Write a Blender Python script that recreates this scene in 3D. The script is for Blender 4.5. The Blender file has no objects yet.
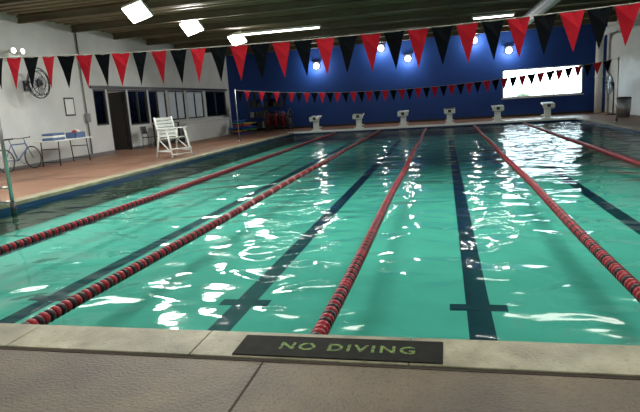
import bpy, bmesh, math, random
from mathutils import Vector, Matrix, Euler
random.seed(7)
scene=bpy.context.scene
COL=scene.collection
try:
    scene.view_settings.view_transform='Standard'
except Exception: pass

# ------------------------------------------------------------ materials
def newmat(name):
    m=bpy.data.materials.new(name); m.use_nodes=True
    nt=m.node_tree; return m,nt,nt.nodes["Principled BSDF"]
def mat(name,col,rough=0.5,col2=None,scale=3.0,bump=0.0,bscale=40,metal=0.0,spec=0.5,detail=6,stain=None):
    m,nt,b=newmat(name)
    b.inputs["Base Color"].default_value=(*col,1); b.inputs["Roughness"].default_value=rough
    b.inputs["Metallic"].default_value=metal; b.inputs["Specular IOR Level"].default_value=spec
    tc=nt.nodes.new("ShaderNodeTexCoord")
    if col2 is not None:
        n=nt.nodes.new("ShaderNodeTexNoise"); n.inputs["Scale"].default_value=scale; n.inputs["Detail"].default_value=detail
        r=nt.nodes.new("ShaderNodeValToRGB"); r.color_ramp.elements[0].position=.35; r.color_ramp.elements[1].position=.65
        r.color_ramp.elements[0].color=(*col,1); r.color_ramp.elements[1].color=(*col2,1)
        nt.links.new(tc.outputs["Object"],n.inputs["Vector"]); nt.links.new(n.outputs["Fac"],r.inputs["Fac"])
        res=r.outputs["Color"]
        if stain:   # worn patches: low-frequency blotches and fine speckle
            for sc,lo,hi,amt in stain:
                n2=nt.nodes.new("ShaderNodeTexNoise"); n2.inputs["Scale"].default_value=sc; n2.inputs["Detail"].default_value=5; n2.inputs["Distortion"].default_value=.8
                r2=nt.nodes.new("ShaderNodeValToRGB"); r2.color_ramp.elements[0].position=lo; r2.color_ramp.elements[1].position=hi
                r2.color_ramp.elements[0].color=(amt,amt,amt,1); r2.color_ramp.elements[1].color=(1,1,1,1)
                mm=nt.nodes.new("ShaderNodeMix"); mm.data_type='RGBA'; mm.blend_type='MULTIPLY'; mm.inputs["Factor"].default_value=1
                nt.links.new(tc.outputs["Object"],n2.inputs["Vector"]); nt.links.new(n2.outputs["Fac"],r2.inputs["Fac"])
                nt.links.new(res,mm.inputs[6]); nt.links.new(r2.outputs["Color"],mm.inputs[7]); res=mm.outputs[2]
        nt.links.new(res,b.inputs["Base Color"])
    if bump:
        n=nt.nodes.new("ShaderNodeTexNoise"); n.inputs["Scale"].default_value=bscale; n.inputs["Detail"].default_value=4
        bp=nt.nodes.new("ShaderNodeBump"); bp.inputs["Strength"].default_value=bump; bp.inputs["Distance"].default_value=.01
        nt.links.new(tc.outputs["Object"],n.inputs["Vector"]); nt.links.new(n.outputs["Fac"],bp.inputs["Height"])
        nt.links.new(bp.outputs["Normal"],b.inputs["Normal"])
    return m
def emis(name,col,s):
    m,nt,b=newmat(name); b.inputs["Base Color"].default_value=(*col,1)
    b.inputs["Emission Color"].default_value=(*col,1); b.inputs["Emission Strength"].default_value=s
    return m

M_white=mat("painted_block_white",(.62,.66,.66),.6,(.70,.73,.72),1.5,.15,30)
M_blue=mat("painted_blue",(.008,.045,.22),.55,(.012,.055,.27),.6,.15,25,spec=.3)
M_deck=mat("brushed_concrete_deck",(.085,.058,.030),.5,(.145,.103,.058),2.2,.7,60,detail=12,stain=[(1.1,.35,.6,.55),(45,.3,.5,.6)])
M_deckr=mat("concrete_deck_reddish",(.17,.082,.048),.5,(.25,.13,.08),1.2,.4,50,detail=10,stain=[(.7,.3,.6,.7)])
M_cop=mat("coping_concrete",(.21,.195,.12),.5,(.34,.32,.215),4,.4,70,detail=12,stain=[(1.6,.35,.6,.62),(30,.3,.45,.7)])
M_groove=mat("dark_joint",(.03,.022,.015),.9)
M_ceil=mat("ceiling_deck_metal",(.20,.165,.10),.6,(.27,.225,.14),.8)
M_beam=mat("ceiling_beam_paint",(.13,.105,.065),.55,(.17,.14,.09),1.2)
M_pool=mat("pool_plaster",(.22,.52,.46),.6,(.30,.62,.55),.5,.0)
M_line=mat("pool_line_tile",(.004,.010,.05),.4)
M_band=mat("waterline_tile_blue",(.01,.03,.10),.25)
M_red=mat("flag_red",(.42,.010,.022),.8,spec=.1)
M_blk=mat("flag_black",(.004,.005,.007),.9,spec=.05)
M_cord=mat("cord",(.30,.28,.24),.6)
M_rr=mat("lane_float_red",(.28,.009,.018),.35,spec=.3)
M_rd=mat("lane_float_dark",(.022,.006,.010),.35,spec=.3)
M_rw=mat("lane_float_white",(.35,.25,.24),.35)
M_plw=mat("white_plastic",(.76,.80,.78),.4)
M_dark=mat("dark_metal",(.015,.016,.018),.4)
M_grey=mat("grey_metal",(.28,.29,.30),.4,metal=.6)
M_steel=mat("stainless_steel",(.45,.45,.44),.28,metal=1)
M_brown=mat("wood_laminate",(.20,.11,.06),.5,(.26,.15,.08),6)
M_frame=mat("dark_window_frame",(.02,.022,.028),.4)
M_lamp=emis("lamp_glow",(1,.99,.95),10)
M_tube=emis("tube_glow",(1,.98,.9),5)
M_sign=mat("no_diving_tile_black",(.005,.006,.005),.7,(.011,.012,.009),14,spec=.1)
M_green=mat("sign_text_green",(.010,.014,.006),.7,(.15,.27,.035),38,detail=12)
M_kb=mat("foam_blue",(.02,.10,.45),.6); M_kr=mat("foam_red",(.5,.03,.03),.6)
M_ky=mat("foam_yellow",(.6,.42,.05),.6); M_kg=mat("foam_green",(.05,.35,.12),.6)
M_duct=mat("duct_paint",(.42,.46,.50),.5)
M_fabric=mat("towel_blue",(.10,.16,.32),.8)
M_int=mat("office_wall",(.55,.54,.50),.8)
M_blind=mat("window_blind",(.70,.80,.88),.6)

m,nt,b=newmat("window_glass"); out=nt.nodes["Material Output"]; nt.nodes.remove(b)
tr=nt.nodes.new("ShaderNodeBsdfTransparent"); tr.inputs[0].default_value=(.85,.92,.94,1)
gl=nt.nodes.new("ShaderNodeBsdfGlossy"); gl.inputs["Roughness"].default_value=.03
fr=nt.nodes.new("ShaderNodeFresnel"); fr.inputs["IOR"].default_value=1.5
mx=nt.nodes.new("ShaderNodeMixShader"); nt.links.new(fr.outputs[0],mx.inputs[0]); nt.links.new(tr.outputs[0],mx.inputs[1]); nt.links.new(gl.outputs[0],mx.inputs[2]); nt.links.new(mx.outputs[0],out.inputs[0])
M_glass=m
m,nt,b=newmat("pool_water_surface"); out=nt.nodes["Material Output"]; nt.nodes.remove(b)
tr=nt.nodes.new("ShaderNodeBsdfTransparent"); tr.inputs[0].default_value=(.50,.83,.78,1)
gl=nt.nodes.new("ShaderNodeBsdfGlossy"); gl.inputs["Roughness"].default_value=.075
fr=nt.nodes.new("ShaderNodeFresnel"); fr.inputs["IOR"].default_value=1.33
ml=nt.nodes.new("ShaderNodeMath"); ml.operation='MULTIPLY'; ml.inputs[1].default_value=.82
mx=nt.nodes.new("ShaderNodeMixShader")
tc=nt.nodes.new("ShaderNodeTexCoord")
mp=nt.nodes.new("ShaderNodeMapping"); mp.inputs["Scale"].default_value=(1.0,1.3,1)
n1=nt.nodes.new("ShaderNodeTexNoise"); n1.inputs["Scale"].default_value=1.4; n1.inputs["Detail"].default_value=1.2; n1.inputs["Roughness"].default_value=.42; n1.inputs["Distortion"].default_value=.5
n2=nt.nodes.new("ShaderNodeTexNoise"); n2.inputs["Scale"].default_value=5; n2.inputs["Detail"].default_value=1
ad=nt.nodes.new("ShaderNodeMath"); ad.operation='MULTIPLY_ADD'; ad.inputs[1].default_value=.07
bp=nt.nodes.new("ShaderNodeBump"); bp.inputs["Strength"].default_value=1; bp.inputs["Distance"].default_value=.068
nt.links.new(tc.outputs["Object"],mp.inputs[0]); nt.links.new(mp.outputs[0],n1.inputs["Vector"]); nt.links.new(mp.outputs[0],n2.inputs["Vector"])
nt.links.new(n2.outputs["Fac"],ad.inputs[0]); nt.links.new(n1.outputs["Fac"],ad.inputs[2]); nt.links.new(ad.outputs[0],bp.inputs["Height"])
nt.links.new(bp.outputs[0],gl.inputs["Normal"]); nt.links.new(bp.outputs[0],fr.inputs["Normal"])
nt.links.new(fr.outputs[0],ml.inputs[0]); nt.links.new(ml.outputs[0],mx.inputs[0]); nt.links.new(tr.outputs[0],mx.inputs[1]); nt.links.new(gl.outputs[0],mx.inputs[2]); nt.links.new(mx.outputs[0],out.inputs[0])
M_water=m

# ------------------------------------------------------------ mesh builder
class B:
    def __init__(s,name): s.name=name; s.bm=bmesh.new(); s.mats=[]
    def mi(s,m):
        if m not in s.mats: s.mats.append(m)
        return s.mats.index(m)
    def _fin(s,verts,mt,M):
        bmesh.ops.transform(s.bm,matrix=M,verts=verts); i=s.mi(mt)
        fs=set(f for v in verts for f in v.link_faces)
        for f in fs: f.material_index=i
        return fs
    def box(s,c,size,mt,rot=(0,0,0),bev=0):
        r=bmesh.ops.create_cube(s.bm,size=1)
        vs=r['verts']
        bmesh.ops.scale(s.bm,vec=size,verts=vs)
        if bev:
            es=list(set(e for v in vs for e in v.link_edges))
            g=bmesh.ops.bevel(s.bm,geom=es,offset=bev,segments=2,affect='EDGES',profile=.5)
            vs=list(set(g['verts'])|set(v for v in vs if v.is_valid))
        s._fin(vs,mt,Matrix.Translation(c)@Euler(rot).to_matrix().to_4x4()); return s
    def b2(s,a,b,mt,bev=0):
        return s.box([(a[i]+b[i])/2 for i in range(3)],[abs(b[i]-a[i]) for i in range(3)],mt,bev=bev)
    def tube(s,p,q,r,mt,seg=12,r2=None):
        p=Vector(p);q=Vector(q);d=q-p
        g=bmesh.ops.create_cone(s.bm,cap_ends=True,segments=seg,radius1=r,radius2=r if r2 is None else r2,depth=d.length)
        fs=s._fin(g['verts'],mt,Matrix.Translation((p+q)/2)@d.to_track_quat('Z','Y').to_matrix().to_4x4())
        for f in fs: f.smooth=len(f.verts)==4
        return s
    def path(s,pts,r,mt,seg=10):
        for a,b in zip(pts,pts[1:]): s.tube(a,b,r,mt,seg)
        for a in pts[1:-1]: s.ball(a,r,mt)
        return s
    def ball(s,c,r,mt,sc=(1,1,1)):
        g=bmesh.ops.create_uvsphere(s.bm,u_segments=14,v_segments=8,radius=r)
        fs=s._fin(g['verts'],mt,Matrix.Translation(c)@Matrix.Diagonal((*sc,1)))
        for f in fs:f.smooth=True
        return s
    def poly(s,pts,mt):
        f=s.bm.faces.new([s.bm.verts.new(p) for p in pts]); f.material_index=s.mi(mt); return s
    def ring(s,c,R,r,mt,axis='X',n=24):
        pts=[]
        for i in range(n+1):
            a=2*math.pi*i/n; u,v=R*math.cos(a),R*math.sin(a)
            o={'X':(0,u,v),'Y':(u,0,v),'Z':(u,v,0)}[axis]
            pts.append((c[0]+o[0],c[1]+o[1],c[2]+o[2]))
        for a,b in zip(pts,pts[1:]): s.tube(a,b,r,mt,6)
        return s
    def done(s,loc=None,rotz=0):
        me=bpy.data.meshes.new(s.name); s.bm.normal_update(); s.bm.to_mesh(me); s.bm.free()
        for m in s.mats: me.materials.append(m)
        o=bpy.data.objects.new(s.name,me); COL.objects.link(o)
        if loc: o.location=loc
        o.rotation_euler[2]=rotz
        return o

# ------------------------------------------------------------ dims
W=2.13; PX=3*W; L=22.86; WZ=-.12; FZ=-.47
XL,XR,YB,YF,H=-11.3,8.7,-5.0,27.2,4.45

f=B("floor")
f.b2((XL-.2,YB-.2,-1.2),(XR+.2,0,0),M_deck)
f.b2((XL-.2,L,-1.2),(XR+.2,YF+.2,0),M_deckr)
f.b2((XL-.2,0,-1.2),(-PX,L,0),M_deckr)
f.b2((PX,0,-1.2),(XR+.2,L,0),M_deckr)
f.done()
j=B("floor_joints")
for x in [-10.2,-7.7,-5.2,-2.7,-.165,2.35,4.9,7.4]:
    j.b2((x-.006,YB,.0),(x+.006,-.33,.0015),M_groove)
for y in (-2.2,): j.b2((XL,y-.006,0),(XR,y+.006,.0015),M_groove)
for y in [2,5,8,11,14,17,20]:
    j.b2((XL,y-.008,0),(-PX-.33,y+.008,.002),M_groove)
j.b2((-8.9,-.3,0),(-8.885,YF,.002),M_groove)
j.done()
c=B("pool_coping")
g=.002
x=-PX-.32
while x<PX+.3:
    x2=min(x+1.22,PX+.32)
    c.b2((x+g,-.31,-.05),(x2-g,.012,.012),M_cop,bev=.006); c.b2((x+g,L-.012,-.05),(x2-g,L+.3,.03),M_plw,bev=.008); x=x2
y=.012
while y<L-.02:
    y2=min(y+1.22,L-.012)
    for s0 in(-1,1):
        a=s0*(PX-.012); b_=s0*(PX+.31)
        c.b2((min(a,b_),y+g,-.05),(max(a,b_),y2-g,.012),M_cop,bev=.006)
    y=y2
c.b2((-PX-.33,-.335,0),(PX+.33,-.31,.003),M_groove)
c.done()
p=B("swimming_pool")
p.poly([(-PX,0,FZ),(PX,0,FZ),(PX,L,FZ),(-PX,L,FZ)],M_pool)
p.poly([(-PX,0,-.055),(-PX,0,FZ),(-PX,L,FZ),(-PX,L,-.055)],M_pool)
p.poly([(PX,L,-.055),(PX,L,FZ),(PX,0,FZ),(PX,0,-.055)],M_pool)
p.poly([(-PX,L,-.055),(-PX,L,FZ),(PX,L,FZ),(PX,L,-.055)],M_pool)
p.poly([(PX,0,-.055),(PX,0,FZ),(-PX,0,FZ),(-PX,0,-.055)],M_pool)
bz0,bz1=-.2,-.055
p.b2((-PX,0,bz0),(-PX+.01,L,bz1),M_band);p.b2((PX-.01,0,bz0),(PX,L,bz1),M_band)
p.b2((-PX,L-.01,bz0),(PX,L,bz1),M_band)
for k in range(-3,3):
    cx=(k+.5)*W
    p.b2((cx-.10,.8,FZ),(cx+.10,L-1.6,FZ+.004),M_line)
    p.b2((cx-.24,1.62,FZ),(cx+.24,1.76,FZ+.005),M_line)
    p.b2((cx-.26,L-1.85,FZ),(cx+.26,L-1.6,FZ+.005),M_line)
    p.b2((cx-.12,L-.012,FZ+.02),(cx+.12,L-.001,-.2),M_line)
p.done()
w=B("pool_water"); w.poly([(-PX+.001,.001,WZ),(PX-.001,.001,WZ),(PX-.001,L-.001,WZ),(-PX+.001,L-.001,WZ)],M_water); w.done()

s=B("no_diving_sign_tile"); s.b2((-.36,-.295,.0122),(.78,-.045,.019),M_sign,bev=.003); so=s.done()
cu=bpy.data.curves.new("txt",'FONT'); cu.body="NO DIVING"; cu.size=.135; cu.align_x='CENTER'; cu.align_y='CENTER'; cu.extrude=.0008; cu.offset=.003; cu.space_character=1.25
to=bpy.data.objects.new("sign_text",cu); COL.objects.link(to); to.location=(.26,-.175,.0195); to.scale=(.9,.85,1)
cu.materials.append(M_green); to.parent=so

def rope(k):
    x=k*W; b=B("lane_rope"); bm=b.bm
    prof=[(-.027,.018),(-.024,.044),(-.012,.052),(.012,.052),(.024,.044),(.027,.018)]
    seg=12; y=.12; n=0
    zc=WZ+.012
    rd,dk,wh=b.mi(M_rr),b.mi(M_rd),b.mi(M_rw)
    while y<L-.12:
        if k==0: mi=rd if (n%2==0 or n%7==3) else dk
        elif k==1: mi=rd if n%3!=2 else dk
        elif k==-1: mi=rd if (n%2==0) else dk
        else: mi=rd if n%2 else dk
        if k==-1 and 3.5<y<13 and n%8==5: mi=wh
        wob=.012*math.sin(y*.9+k*2)
        rings=[]
        for dy,r in prof:
            rings.append([bm.verts.new((x+wob+r*math.cos(2*math.pi*i/seg),y+dy,zc+r*math.sin(2*math.pi*i/seg))) for i in range(seg)])
        for A,C in zip(rings,rings[1:]):
            for i in range(seg):
                f=bm.faces.new((A[i],A[(i+1)%seg],C[(i+1)%seg],C[i])); f.material_index=mi; f.smooth=True
        for R_ in(rings[0],rings[-1]):
            f=bm.faces.new(R_); f.material_index=mi
        y+=.062; n+=1
    b.tube((x,0.012,zc),(x,L-.012,zc),.012,M_rd,6)
    b.done()
for k in range(-2,3): rope(k)

def flags(name,y,x0,x1,zf,phase,sp,ln):
    b=B(name); n0=int(math.ceil((x0-phase)/sp)); n1=int((x1-phase)//sp)
    xs=[x0+(x1-x0)*i/60 for i in range(61)]
    for a,c_ in zip(xs,xs[1:]): b.tube((a,y,zf(a)),(c_,y,zf(c_)),.006,M_cord,6)
    for i in range(n0,n1+1):
        cx=phase+i*sp; hw=sp*.44; m_=M_red if i%2==0 else M_blk
        if cx-hw<x0 or cx+hw>x1: continue
        sway=random.uniform(-.05,.05); tw=random.uniform(-.04,.04)
        t1=(cx-hw,y-tw,zf(cx-hw));t2=(cx+hw,y+tw,zf(cx+hw)); tip=(cx+random.uniform(-.025,.025),y+sway,zf(cx)-ln)
        m1=((t1[0]*.55+tip[0]*.45),(t1[1]*.5+tip[1]*.5)+.012,t1[2]*.55+tip[2]*.45)
        m2=((t2[0]*.55+tip[0]*.45),(t2[1]*.5+tip[1]*.5)-.012,t2[2]*.55+tip[2]*.45)
        mm=(cx,y+.02,zf(cx)-.01)
        b.poly([t1,mm,m2,m1],m_); b.poly([mm,t2,m2],m_); b.poly([m1,m2,tip],m_)
    return b.done()
fl1=flags("backstroke_flags",4.57,-6.15,6.6,lambda x:2.205+.0052*(x+.6)**2,-.74,.31,.49)
fl2=flags("backstroke_flags",18.29,-7.4,6.7,lambda x:1.66+.0095*(x+.9)**2,-.74,.31,.42)
def stanchion(par,nm,x,y,h,foot,arm=None,r=.03):
    b=B(nm); b.tube((x,y,foot),(x,y,h),r,M_steel,14); b.ball((x,y,h),r*1.25,M_steel)
    b.ring((x,y,h-.07),.03,.008,M_steel,'Y',14)
    if arm:
        b.tube((x,y,foot-.02),(x,y,foot+.22),r*1.5,M_dark,14)
        for z in(.06,.30): b.tube((x,y,z),(arm,y,z),.02,M_steel)
        b.b2((arm-.05,y-.07,.012),(arm+.03,y+.07,.42),M_steel,bev=.01); b.b2((arm-.12,y-.12,.012),(arm+.1,y+.12,.03),M_steel)
    else:
        b.tube((x,y,foot),(x,y,foot+.05),.075,M_steel,18); b.tube((x,y,foot),(x,y,foot+.16),.045,M_dark,14)
    o=b.done(); o.parent=par
stanchion(fl1,"stanchion_left",-6.18,4.57,2.38,-.16,arm=-6.5); stanchion(fl1,"stanchion_right",6.65,4.57,2.5,.012); stanchion(fl2,"stanchion_far_left",-7.45,18.29,2.1,0,r=.018); stanchion(fl2,"stanchion_far_right",6.75,18.29,2.25,0,r=.018)

# ------------------------------------------------------------ walls
def wall_x(name,x,th,y0,y1,z1,holes,mt):
    b=B(name); xa,xb=(x-th,x) if th>0 else (x,x-th)
    ys=sorted(holes); cur=y0
    for ya,yb,za,zb in ys:
        if ya>cur: b.b2((xa,cur,0),(xb,ya,z1),mt)
        if za>0: b.b2((xa,ya,0),(xb,yb,za),mt)
        b.b2((xa,ya,zb),(xb,yb,z1),mt); cur=yb
    if y1>cur: b.b2((xa,cur,0),(xb,y1,z1),mt)
    b.done()
door=(15.3,16.55,0,2.34)
wins=[(14.45,15.2,1.05,2.34),(16.65,18.1,.95,2.34),(18.2,19.7,.95,2.34),(19.9,21.5,1.0,2.34),(21.7,23.6,1.0,2.34),(23.9,26.6,1.0,2.34)]
wall_x("wall_left",XL,.2,YB,YF,H,[door]+wins,M_white)
wall_x("wall_right",XR,-.2,YB,YF,H,[],M_white)
b=B("wall_back"); b.b2((XL,YB-.2,0),(XR,YB,H),M_white); b.done()
b=B("wall_far")
wx0,wx1,wz0,wz1=3.8,7.65,.98,2.42
b.b2((XL-.2,YF,0),(wx0,YF+.2,H),M_blue); b.b2((wx1,YF,0),(XR+.2,YF+.2,H),M_blue)
b.b2((wx0,YF,0),(wx1,YF+.2,wz0),M_blue); b.b2((wx0,YF,wz1),(wx1,YF+.2,H),M_blue); b.done()
b=B("window_1")
for x in(wx0+.03,wx0+1.25,wx0+2.5,wx1-.03): b.b2((x-.025,YF+.05,wz0),(x+.025,YF+.12,wz1),M_plw)
for z in(wz0+.03,wz1-.03): b.b2((wx0,YF+.05,z-.03),(wx1,YF+.12,z+.03),M_plw)
b.b2((wx0,YF+.08,wz0),(wx1,YF+.085,wz1),M_glass); b.b2((wx0-.05,YF-.06,wz0-.05),(wx1+.05,YF+.05,wz0),M_plw)
b.done()
for i,(ya,yb,za,zb) in enumerate(wins):
    b=B("window_%d"%(i+2))
    X=XL-.08
    for y in(ya+.03,yb-.03)+(((ya+yb)/2,) if yb-ya>1 else ()): b.b2((X-.04,y-.03,za),(X+.06,y+.03,zb),M_frame)
    for z in(za+.03,zb-.03): b.b2((X-.04,ya,z-.03),(X+.06,yb,z+.03),M_frame)
    b.b2((X-.005,ya,za),(X,yb,zb),M_glass)
    if i in(2,3,4):   # lowered roller blinds
        y0_=ya+.06 if i!=2 else (ya+yb)/2+.04
        b.b2((X+.006,y0_,za+.06),(X+.016,yb-.06,zb-.06),M_blind); b.tube((X+.02,y0_,zb-.1),(X+.02,yb-.06,zb-.1),.03,M_blind,10)
    b.done()
b=B("door_1"); X=XL-.1
for y in(door[0]+.035,door[1]-.035): b.b2((X-.05,y-.035,0),(X+.09,y+.035,2.34),M_frame)
b.b2((X-.05,door[0],2.27),(X+.09,door[1],2.34),M_frame)
b.b2((X-1.1,door[1]-.12,0.01),(X-.05,door[1]-.075,2.26),M_frame)
b.tube((X-1.0,door[1]-.2,1.0),(X-1.0,door[1]-.12,1.0),.02,M_steel)
b.done()
b=B("wall_office")
b.b2((-15.2,13.5,0),(-15.0,YF,H),M_int); b.b2((-15.2,13.3,0),(XL-.2,13.5,H),M_int); b.b2((-15.2,YF,0),(XL-.2,YF+.2,H),M_int)
b.done()
b=B("ceiling_office"); b.b2((-15.2,13.3,2.7),(XL-.2,YF,2.8),M_int); b.done()
b=B("floor_office"); b.b2((-15.2,13.3,-.1),(XL-.2,YF,-.0),M_deckr); b.done()
b=B("office_desk")
b.b2((-13.2,17.2,.72),(-12.3,19.2,.76),M_brown); 
for x in(-13.1,-12.4):
    for y in(17.3,19.1): b.b2((x-.03,y-.03,0),(x+.03,y+.03,.72),M_dark)
b.b2((-12.9,17.9,.78),(-12.85,18.5,1.15),M_dark); b.b2((-12.92,18.1,.76),(-12.8,18.3,.8),M_dark)
b.done()
b=B("baseboard_far"); b.b2((XL,YF-.02,0),(XR,YF,.12),M_dark); b.done()
b=B("baseboard_left"); b.b2((XL,YB,0),(XL+.02,15.3,.10),M_grey); b.b2((XL,16.55,0),(XL+.02,YF,.10),M_grey); b.done()
b=B("trim_1"); b.b2((XL-.0,14.3,2.36),(XL+.05,26.8,2.46),M_frame); b.done()

b=B("ceiling"); b.b2((XL-.2,YB-.2,H),(XR+.2,YF+.2,H+.15),M_ceil)
y=YB
while y<YF-.1:
    b.b2((XL,y,H-.05),(XR,y+.16,H),M_ceil); y+=.4
b.done()
b=B("ceiling_beams")
y=-3.0
while y<YF:
    b.b2((XL,y-.06,H-.26),(XR,y+.06,H-.23),M_beam); b.b2((XL,y-.015,H-.23),(XR,y+.015,H-.08),M_beam); b.b2((XL,y-.06,H-.09),(XR,y+.06,H-.05),M_beam)
    y+=2.4
b.done()

# ------------------------------------------------------------ lamps
def area(name,loc,rot,sx,sy,pw,col=(1,.97,.90)):
    l=bpy.data.lights.new(name,'AREA'); l.shape='RECTANGLE'; l.size=sx; l.size_y=sy; l.energy=pw; l.color=col
    o=bpy.data.objects.new(name,l); COL.objects.link(o); o.location=loc; o.rotation_euler=rot; return o
def highbay(x,y,pw,tilt=.35,z=4.0):
    b=B("high_bay_light")
    b.box((0,0,0.03),(.64,.56,.10),M_plw,bev=.02)
    b.box((0,0,-.03),(.58,.50,.03),M_lamp)
    for sx in(-.25,.25): b.tube((sx,0,.06),(sx*.6,0,.34),.012,M_grey,8)
    b.box((0,0,.12),(.3,.2,.1),M_grey)
    o=b.done((x,y,z)); o.rotation_euler=(tilt,-.25 if x<0 else .25,0)
    a=area("lamp_light",(0,0,-.06),(0,0,0),.58,.50,pw); a.parent=o
    return o
for y in (11.0,14.3,18.4): highbay(-7.2,y,115,tilt=-.75,z=4.07)
def fill_panel(x,y,pw,z=4.05):  # added out-of-view fill light: brightens the room, softens rope shadows
    b=B("added_fill_panel"); b.box((0,0,.04),(2.6,1.4,.09),M_plw,bev=.02); b.box((0,0,-.01),(2.5,1.3,.02),M_tube)
    for sx in(-1.1,1.1):
        for sy in(-.5,.5): b.tube((sx,sy,.08),(sx,sy,H-z),.01,M_grey,6)
    o=b.done((x,y,z)); a=area("fill_panel_glow",(0,0,-.04),(0,0,0),2.5,1.3,pw); a.parent=o
for x in(-7.25,-2.2,2.8):
    for y in(-2.5,1.2,4.4,6.7): fill_panel(x,y,{-2.5:6,1.2:10,4.4:42,6.7:110}[y]*(1.4 if x<-5 else .95))
def strip(x0,x1,y,pw,z=4.07):
    b=B("fluorescent_strip_light"); b.b2((x0,y-.12,z),(x1,y+.12,z+.07),M_plw)
    for dy in(-.06,.06): b.tube((x0+.05,y+dy,z-.02),(x1-.05,y+dy,z-.02),.022,M_tube,10)
    for x in(x0+.3,x1-.3): b.tube((x,y,z+.07),(x,y,H),.01,M_grey,6)
    b.done(); area("strip_glow",((x0+x1)/2,y,z-.05),(0,0,0),x1-x0,.15,pw)
strip(-7.0,-3.6,17.6,60,z=4.12); strip(1.9,3.4,18.9,35)
def wallpack(x,z):
    b=B("wall_light"); b.box((x,YF-.05,z+.05),(.34,.10,.28),M_dark,bev=.02)
    b.ball((x,YF-.13,z),.16,M_lamp,(1,.7,1)); b.box((x,YF-.14,z+.19),(.36,.28,.03),M_dark)
    b.done()
    l=bpy.data.lights.new("wall_light_glow",'POINT'); l.energy=85; l.shadow_soft_size=.14; l.color=(1,.95,.85)
    o=bpy.data.objects.new("wall_light_glow",l); COL.objects.link(o); o.location=(x,YF-.42,z-.02)
for x in(-6.0,-1.0,4.1): wallpack(x,3.36)
for x in(-2.4,2.4): wallpack(x,4.0)
area("office_light",(-13.2,18,2.65),(0,0,0),1.2,4,130,(1,.9,.75))
area("office_light",(-13.2,24,2.65),(0,0,0),1.2,3,130,(.9,.95,1))

b=B("ceiling_duct"); b.tube((4.35,20.8,4.0),(4.75,-4.9,4.0),.20,M_duct,24)
for y in(0,6,12,18): b.tube((4.4+(20-y)*.015,y,4.0),(4.4+(20-y)*.015,y,H),.01,M_grey,6)
o=b.done(); o.location.x=-.35
b=B("wall_duct")
b.tube((8.25,26.7,0),(8.25,26.7,3.4),.17,M_plw,20); b.tube((8.25,26.7,1.7),(8.25,26.7,1.78),.19,M_plw,20)
b.path([(8.25,26.7,3.4),(8.25,26.6,3.65),(8.25,26.3,3.8),(8.25,20,3.8)],.17,M_plw,20); b.done()

def sblock(x,i):
    b=B("starting_block"); y=L+.42
    b.b2((x-.22,y-.22,.03),(x+.22,y+.22,.07),M_plw,bev=.01)
    b.b2((x-.13,y-.10,.07),(x+.13,y+.12,.55),M_plw,bev=.02)
    b.box((x,y-.02,.66),(.50,.62,.06),M_plw,rot=(.17,0,0),bev=.015)
    b.box((x,y-.02,.697),(.44,.56,.006),M_dark,rot=(.17,0,0))
    b.box((x,y-.335,.60),(.50,.03,.20),M_plw,bev=.008)
    b.b2((x-.07,y-.354,.54),(x+.07,y-.348,.67),M_dark)
    b.path([(x-.17,y-.34,.52),(x-.17,y-.45,.47),(x+.17,y-.45,.47),(x+.17,y-.34,.52)],.014,M_steel)
    b.b2((x-.2,y+.27,.15),(x+.2,y+.45,.19),M_plw); b.b2((x-.03,y+.12,.15),(x+.03,y+.3,.19),M_steel)
    b.done()
for i in range(6): sblock((i-2.5)*W,i)

b=B("lifeguard_chair")
T=M_plw
for sy in(-.36,.36):
    b.tube((.42,sy*1.12,0),(.18,sy,.98),.035,T,8)
    b.tube((-.45,sy*1.12,0),(-.22,sy,.98),.035,T,8)
    b.tube((-.24,sy,.55),(-.46,sy*.95,1.36),.032,T,8)
    b.box((-.02,sy,.98),(.66,.10,.035),T,bev=.01)
    b.tube((.36,sy*1.1,.22),(-.40,sy*1.1,.22),.025,T,8)
    b.tube((.38,sy*1.1,.18),(-.30,sy,.62),.02,T,8)
for i in range(5): b.box((-.22+.115*i,0,.63+.012*i),(.10,.70,.025),T,bev=.006)
for i in range(6):
    t=i/5; b.box((-.27-.16*t,0,.74+.56*t),(.025,.70,.09),T,rot=(0,-.26,0),bev=.006)
b.box((.40,0,.30),(.16,.76,.03),T,bev=.006); b.tube((.42,-.4,.12),(.42,.4,.12),.022,T,8); b.tube((-.40,-.4,.22),(-.40,.4,.22),.022,T,8)
o=b.done((-7.28,12.35,0),-.45); o.scale=(.9,.9,.9)

b=B("folding_table")
b.b2((-.38,-.9,.72),(.38,.9,.755),M_plw,bev=.01)
for sy in(-.7,.7):
    for sx in(-.3,.3): b.tube((sx,sy,0),(sx,sy*.93,.72),.016,M_dark,8)
    b.tube((-.3,sy,.12),(.3,sy,.12),.014,M_dark,8); b.tube((-.3,sy*.97,.5),(.3,sy*.97,.5),.014,M_dark,8)
b.done((-10.6,11.7,0))
b=B("towel_stack")
for i,(dx,dy,mm) in enumerate([(0,0,M_fabric),(.02,.01,M_plw),(-.01,.02,M_fabric)]): b.box((dx,dy,.035+.07*i),(.4,.55,.07),mm,bev=.03)
b.done((-10.6,11.25,.755))
b=B("equipment_bin"); b.box((0,0,.015),(.36,.46,.03),M_fabric,bev=.01)
for sx in(-.17,.17): b.box((sx,0,.10),(.02,.46,.16),M_fabric)
for sy in(-.22,.22): b.box((0,sy,.10),(.36,.02,.16),M_fabric)
b.ball((0,.05,.16),.12,M_plw); b.ball((.05,-.1,.16),.09,M_kr); b.done((-10.55,12.2,.755))
b=B("bicycle")
for yy in(-.52,.52):
    b.ring((0,yy,.33),.31,.018,M_dark,'X',28); b.ring((0,yy,.33),.29,.008,M_steel,'X',28)
    for i in range(12):
        a=math.pi*i/6; b.tube((0,yy,.33),(0,yy+.29*math.cos(a),.33+.29*math.sin(a)),.0025,M_steel,4)
    b.tube((-.04,yy,.33),(.04,yy,.33),.022,M_steel,10)
FR=M_fabric
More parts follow.
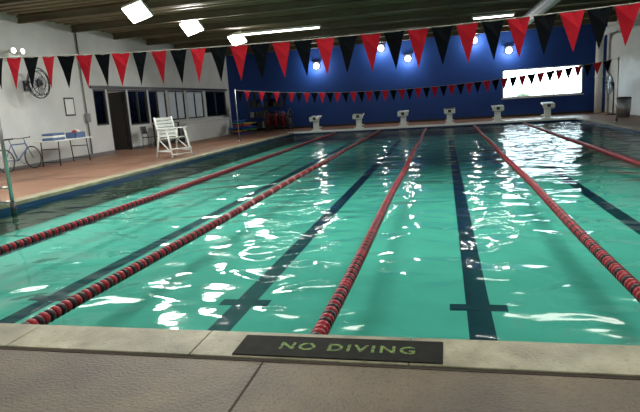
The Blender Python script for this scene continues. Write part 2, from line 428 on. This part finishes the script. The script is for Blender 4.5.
bbk=(0,-.06,.29); seatj=(0,-.2,.74); head=(0,.34,.74); headb=(0,.38,.62)
for a_,c_,r in[(bbk,seatj,.018),(seatj,head,.018),(bbk,headb,.02),(bbk,(0,-.52,.33),.011),(seatj,(0,-.52,.33),.010),(head,headb,.02),(headb,(0,.52,.33),.013),(seatj,(0,-.235,.88),.012),(head,(0,.32,.88),.013)]: b.tube(a_,c_,r,FR,10)
b.box((0,-.24,.90),(.12,.26,.045),M_dark,bev=.018)
b.path([(-.28,.24,.92),(-.2,.34,.90),(.2,.34,.90),(.28,.24,.92)],.012,M_dark)
b.ring((.03,-.06,.29),.085,.008,M_steel,'X',18); b.tube((.05,-.06,.29),(.05,.06,.19),.009,M_steel); b.tube((-.05,-.06,.29),(-.05,-.18,.39),.009,M_steel)
b.box((.09,.06,.19),(.08,.05,.015),M_dark); b.box((-.09,-.18,.39),(.08,.05,.015),M_dark)
b.tube((-.02,-.3,.28),(-.14,-.42,.0),.009,M_steel)
o=b.done((-10.85,10.1,.004)); o.rotation_euler=(0,-.08,0)
def pchair(loc,rz,mt):
    b=B("plastic_chair")
    b.box((0,0,.44),(.46,.46,.03),mt,bev=.012)
    for sx in(-.2,.2):
        for sy in(-.2,.2): b.tube((sx*1.12,sy*1.12,0),(sx,sy,.44),.018,M_grey,8)
        b.tube((-.2,sx,.44),(-.27,sx,.88),.017,M_grey,8)
    b.box((-.25,0,.72),(.025,.44,.30),mt,rot=(0,-.15,0),bev=.01); b.done(loc,rz)
pchair((-10.7,16.9,0),0,M_dark)
b=B("side_table"); b.b2((-.35,-.6,.9),(.35,.6,.94),M_brown,bev=.008)
for sx in(-.3,.3):
    for sy in(-.52,.52): b.b2((sx-.025,sy-.025,0),(sx+.025,sy+.025,.9),M_dark)
b.b2((-.3,-.55,.3),(.3,.55,.33),M_brown); b.done((-10.75,18.4,0))
def fan(name,c,R,ax,mt,blade):
    b=B(name); x,y,z=c; s=ax
    for k in range(4): b.ring((x+s*(.02+.05*k),y,z),R*(1 if k in(1,2) else .8),.011,mt,'X',22)
    b.ring((x+s*.2,y,z),R*.4,.008,mt,'X',16)
    for i in range(20):
        a=2*math.pi*i/20; b.tube((x+s*.2,y,z),(x+s*.12,y+R*math.cos(a),z+R*math.sin(a)),.005,mt,5)
    for i in range(4):
        a=math.pi/2*i+.3
        b.box((x+s*.09,y+R*.45*math.cos(a),z+R*.45*math.sin(a)),(.012,R*.8,R*.5),blade,rot=(a,.0,.0))
    b.tube((x-s*.1,y,z),(x+s*.12,y,z),.09,M_dark,14)
    return b
b=fan("wall_fan",(-10.95,11.3,2.45),.44,1,M_dark,M_grey); b.tube((-11.28,11.3,2.45),(-11.03,11.3,2.45),.03,M_dark); b.box((-11.27,11.3,2.4),(.06,.25,.3),M_dark); b.done()
b=fan("pedestal_fan",(8.1,24.0,1.35),.42,-1,M_dark,M_grey); b.tube((8.2,24,.03),(8.2,24,1.35),.03,M_dark); b.tube((8.2,24,0),(8.2,24,.05),.32,M_dark,24,.28); b.done()
b=B("emergency_light"); b.box((-11.225,10.85,3.2),(.15,.44,.22),M_plw,bev=.02)
for dy in(-.14,.14): b.tube((-11.18,10.85+dy,3.33),(-11.0,10.85+dy*1.2,3.35),.05,M_plw,14,.08); b.ball((-10.99,10.85+dy*1.2,3.35),.07,M_lamp,(.3,1,1))
b.done()
b=B("wall_notice")
b.b2((XL,12.9,1.5),(XL+.015,13.3,2.0),M_plw); b.b2((XL,12.85,1.45),(XL+.01,13.35,2.05),M_dark); b.done()
b=B("electrical_conduit"); b.tube((XL+.035,13.9,0.1),(XL+.035,13.9,4.3),.025,M_grey,8); b.b2((XL+.005,13.8,1.2),(XL+.1,14.0,1.5),M_grey); b.done()

b=B("low_partition"); b.b2((-10.55,19.6,0),(-10.4,24.6,.85),M_white); b.b2((-10.6,19.55,.85),(-10.35,24.65,.9),M_plw); b.done()
b=B("kickboard_pile")
ms=[M_kb,M_kr,M_ky,M_kg,M_kb,M_kb]
for i in range(34):
    x=-9.75+random.uniform(-.25,.75); y=24.3+random.uniform(-.7,.7); z=.05+.06*(i%12)
    b.box((x,y,z),(.30,.46,.04),ms[i%6],rot=(random.uniform(-.1,.1),random.uniform(-.1,.1),random.uniform(0,3)),bev=.012)
b.done()
b=B("equipment_rack")
for x in(-9.9,-8.9,-7.9):
    for y in(26.2,26.9): b.b2((x-.025,y-.025,0),(x+.025,y+.025,1.85),M_dark)
for z in(.15,.75,1.3,1.82): b.b2((-9.93,26.18,z),(-7.87,26.93,z+.03),M_dark)
for z in(.18,.78,1.33):
    x=-9.8
    while x<-8.05:
        w_=random.uniform(.12,.26); h_=random.uniform(.2,.4); b.b2((x,26.3,z),(x+w_,26.8,z+h_),random.choice([M_dark,M_dark,M_kb,M_blk,M_grey,M_dark]),bev=.01); x+=w_+.04
b.done()
b=B("lane_rope_reel")
for x in(-8.5,-7.2):
    b.ring((x,25.3,.62),.5,.03,M_dark,'X',20)
    for i in range(6):
        a=math.pi/3*i; b.tube((x,25.3,.62),(x,25.3+.5*math.cos(a),.62+.5*math.sin(a)),.015,M_dark,6)
    b.tube((x,25.0,0),(x,25.3,.62),.03,M_dark); b.tube((x,25.6,0),(x,25.3,.62),.03,M_dark)
b.tube((-8.5,25.3,.62),(-7.2,25.3,.62),.05,M_dark)
for i in range(8): b.ring((-8.35+.14*i,25.3,.62),.30,.06,M_rd if i%3 else M_rr,'X',16)
b.done()
b=B("trash_can"); b.tube((7.9,21.5,0),(7.9,21.5,.75),.24,M_grey,20,.28); b.tube((7.9,21.5,.75),(7.9,21.5,.82),.3,M_dark,20,.22); b.done()

b=B("ground_outside"); b.b2((-10,YF+.4,-.3),(30,60,-.1),mat("grass",(.12,.16,.06),.9,(.2,.22,.1),2)); b.done()
b=B("hedge_outside")
mh=mat("hedge_leaves",(.03,.05,.025),.9,(.06,.09,.04),4)
for i in range(26): b.ball((-2+i*.9+random.uniform(-.2,.2),38+random.uniform(-.4,.4),.25+random.uniform(-.2,.2)),.7,mh,(1,.8,random.uniform(.6,1.2)))
b.done()
world=bpy.data.worlds.new("World"); scene.world=world; world.use_nodes=True
bg=world.node_tree.nodes["Background"]; bg.inputs[0].default_value=(.88,.96,1,1); bg.inputs[1].default_value=12.0

yaw,p_,r_=.2329,.1881,-.0644
F=Vector((-math.sin(yaw)*math.cos(p_),math.cos(yaw)*math.cos(p_),-math.sin(p_)))
R=F.cross(Vector((0,0,1))).normalized(); U=R.cross(F)
R2=R*math.cos(r_)+U*math.sin(r_); U2=-R*math.sin(r_)+U*math.cos(r_)
M=Matrix(((R2.x,U2.x,-F.x,.8087),(R2.y,U2.y,-F.y,-2.881),(R2.z,U2.z,-F.z,1.3462),(0,0,0,1)))
cd=bpy.data.cameras.new("camera"); cd.sensor_width=36; cd.lens=36*540/640; cd.clip_start=.05; cd.clip_end=300
co=bpy.data.objects.new("camera",cd); COL.objects.link(co); co.matrix_world=M; scene.camera=co
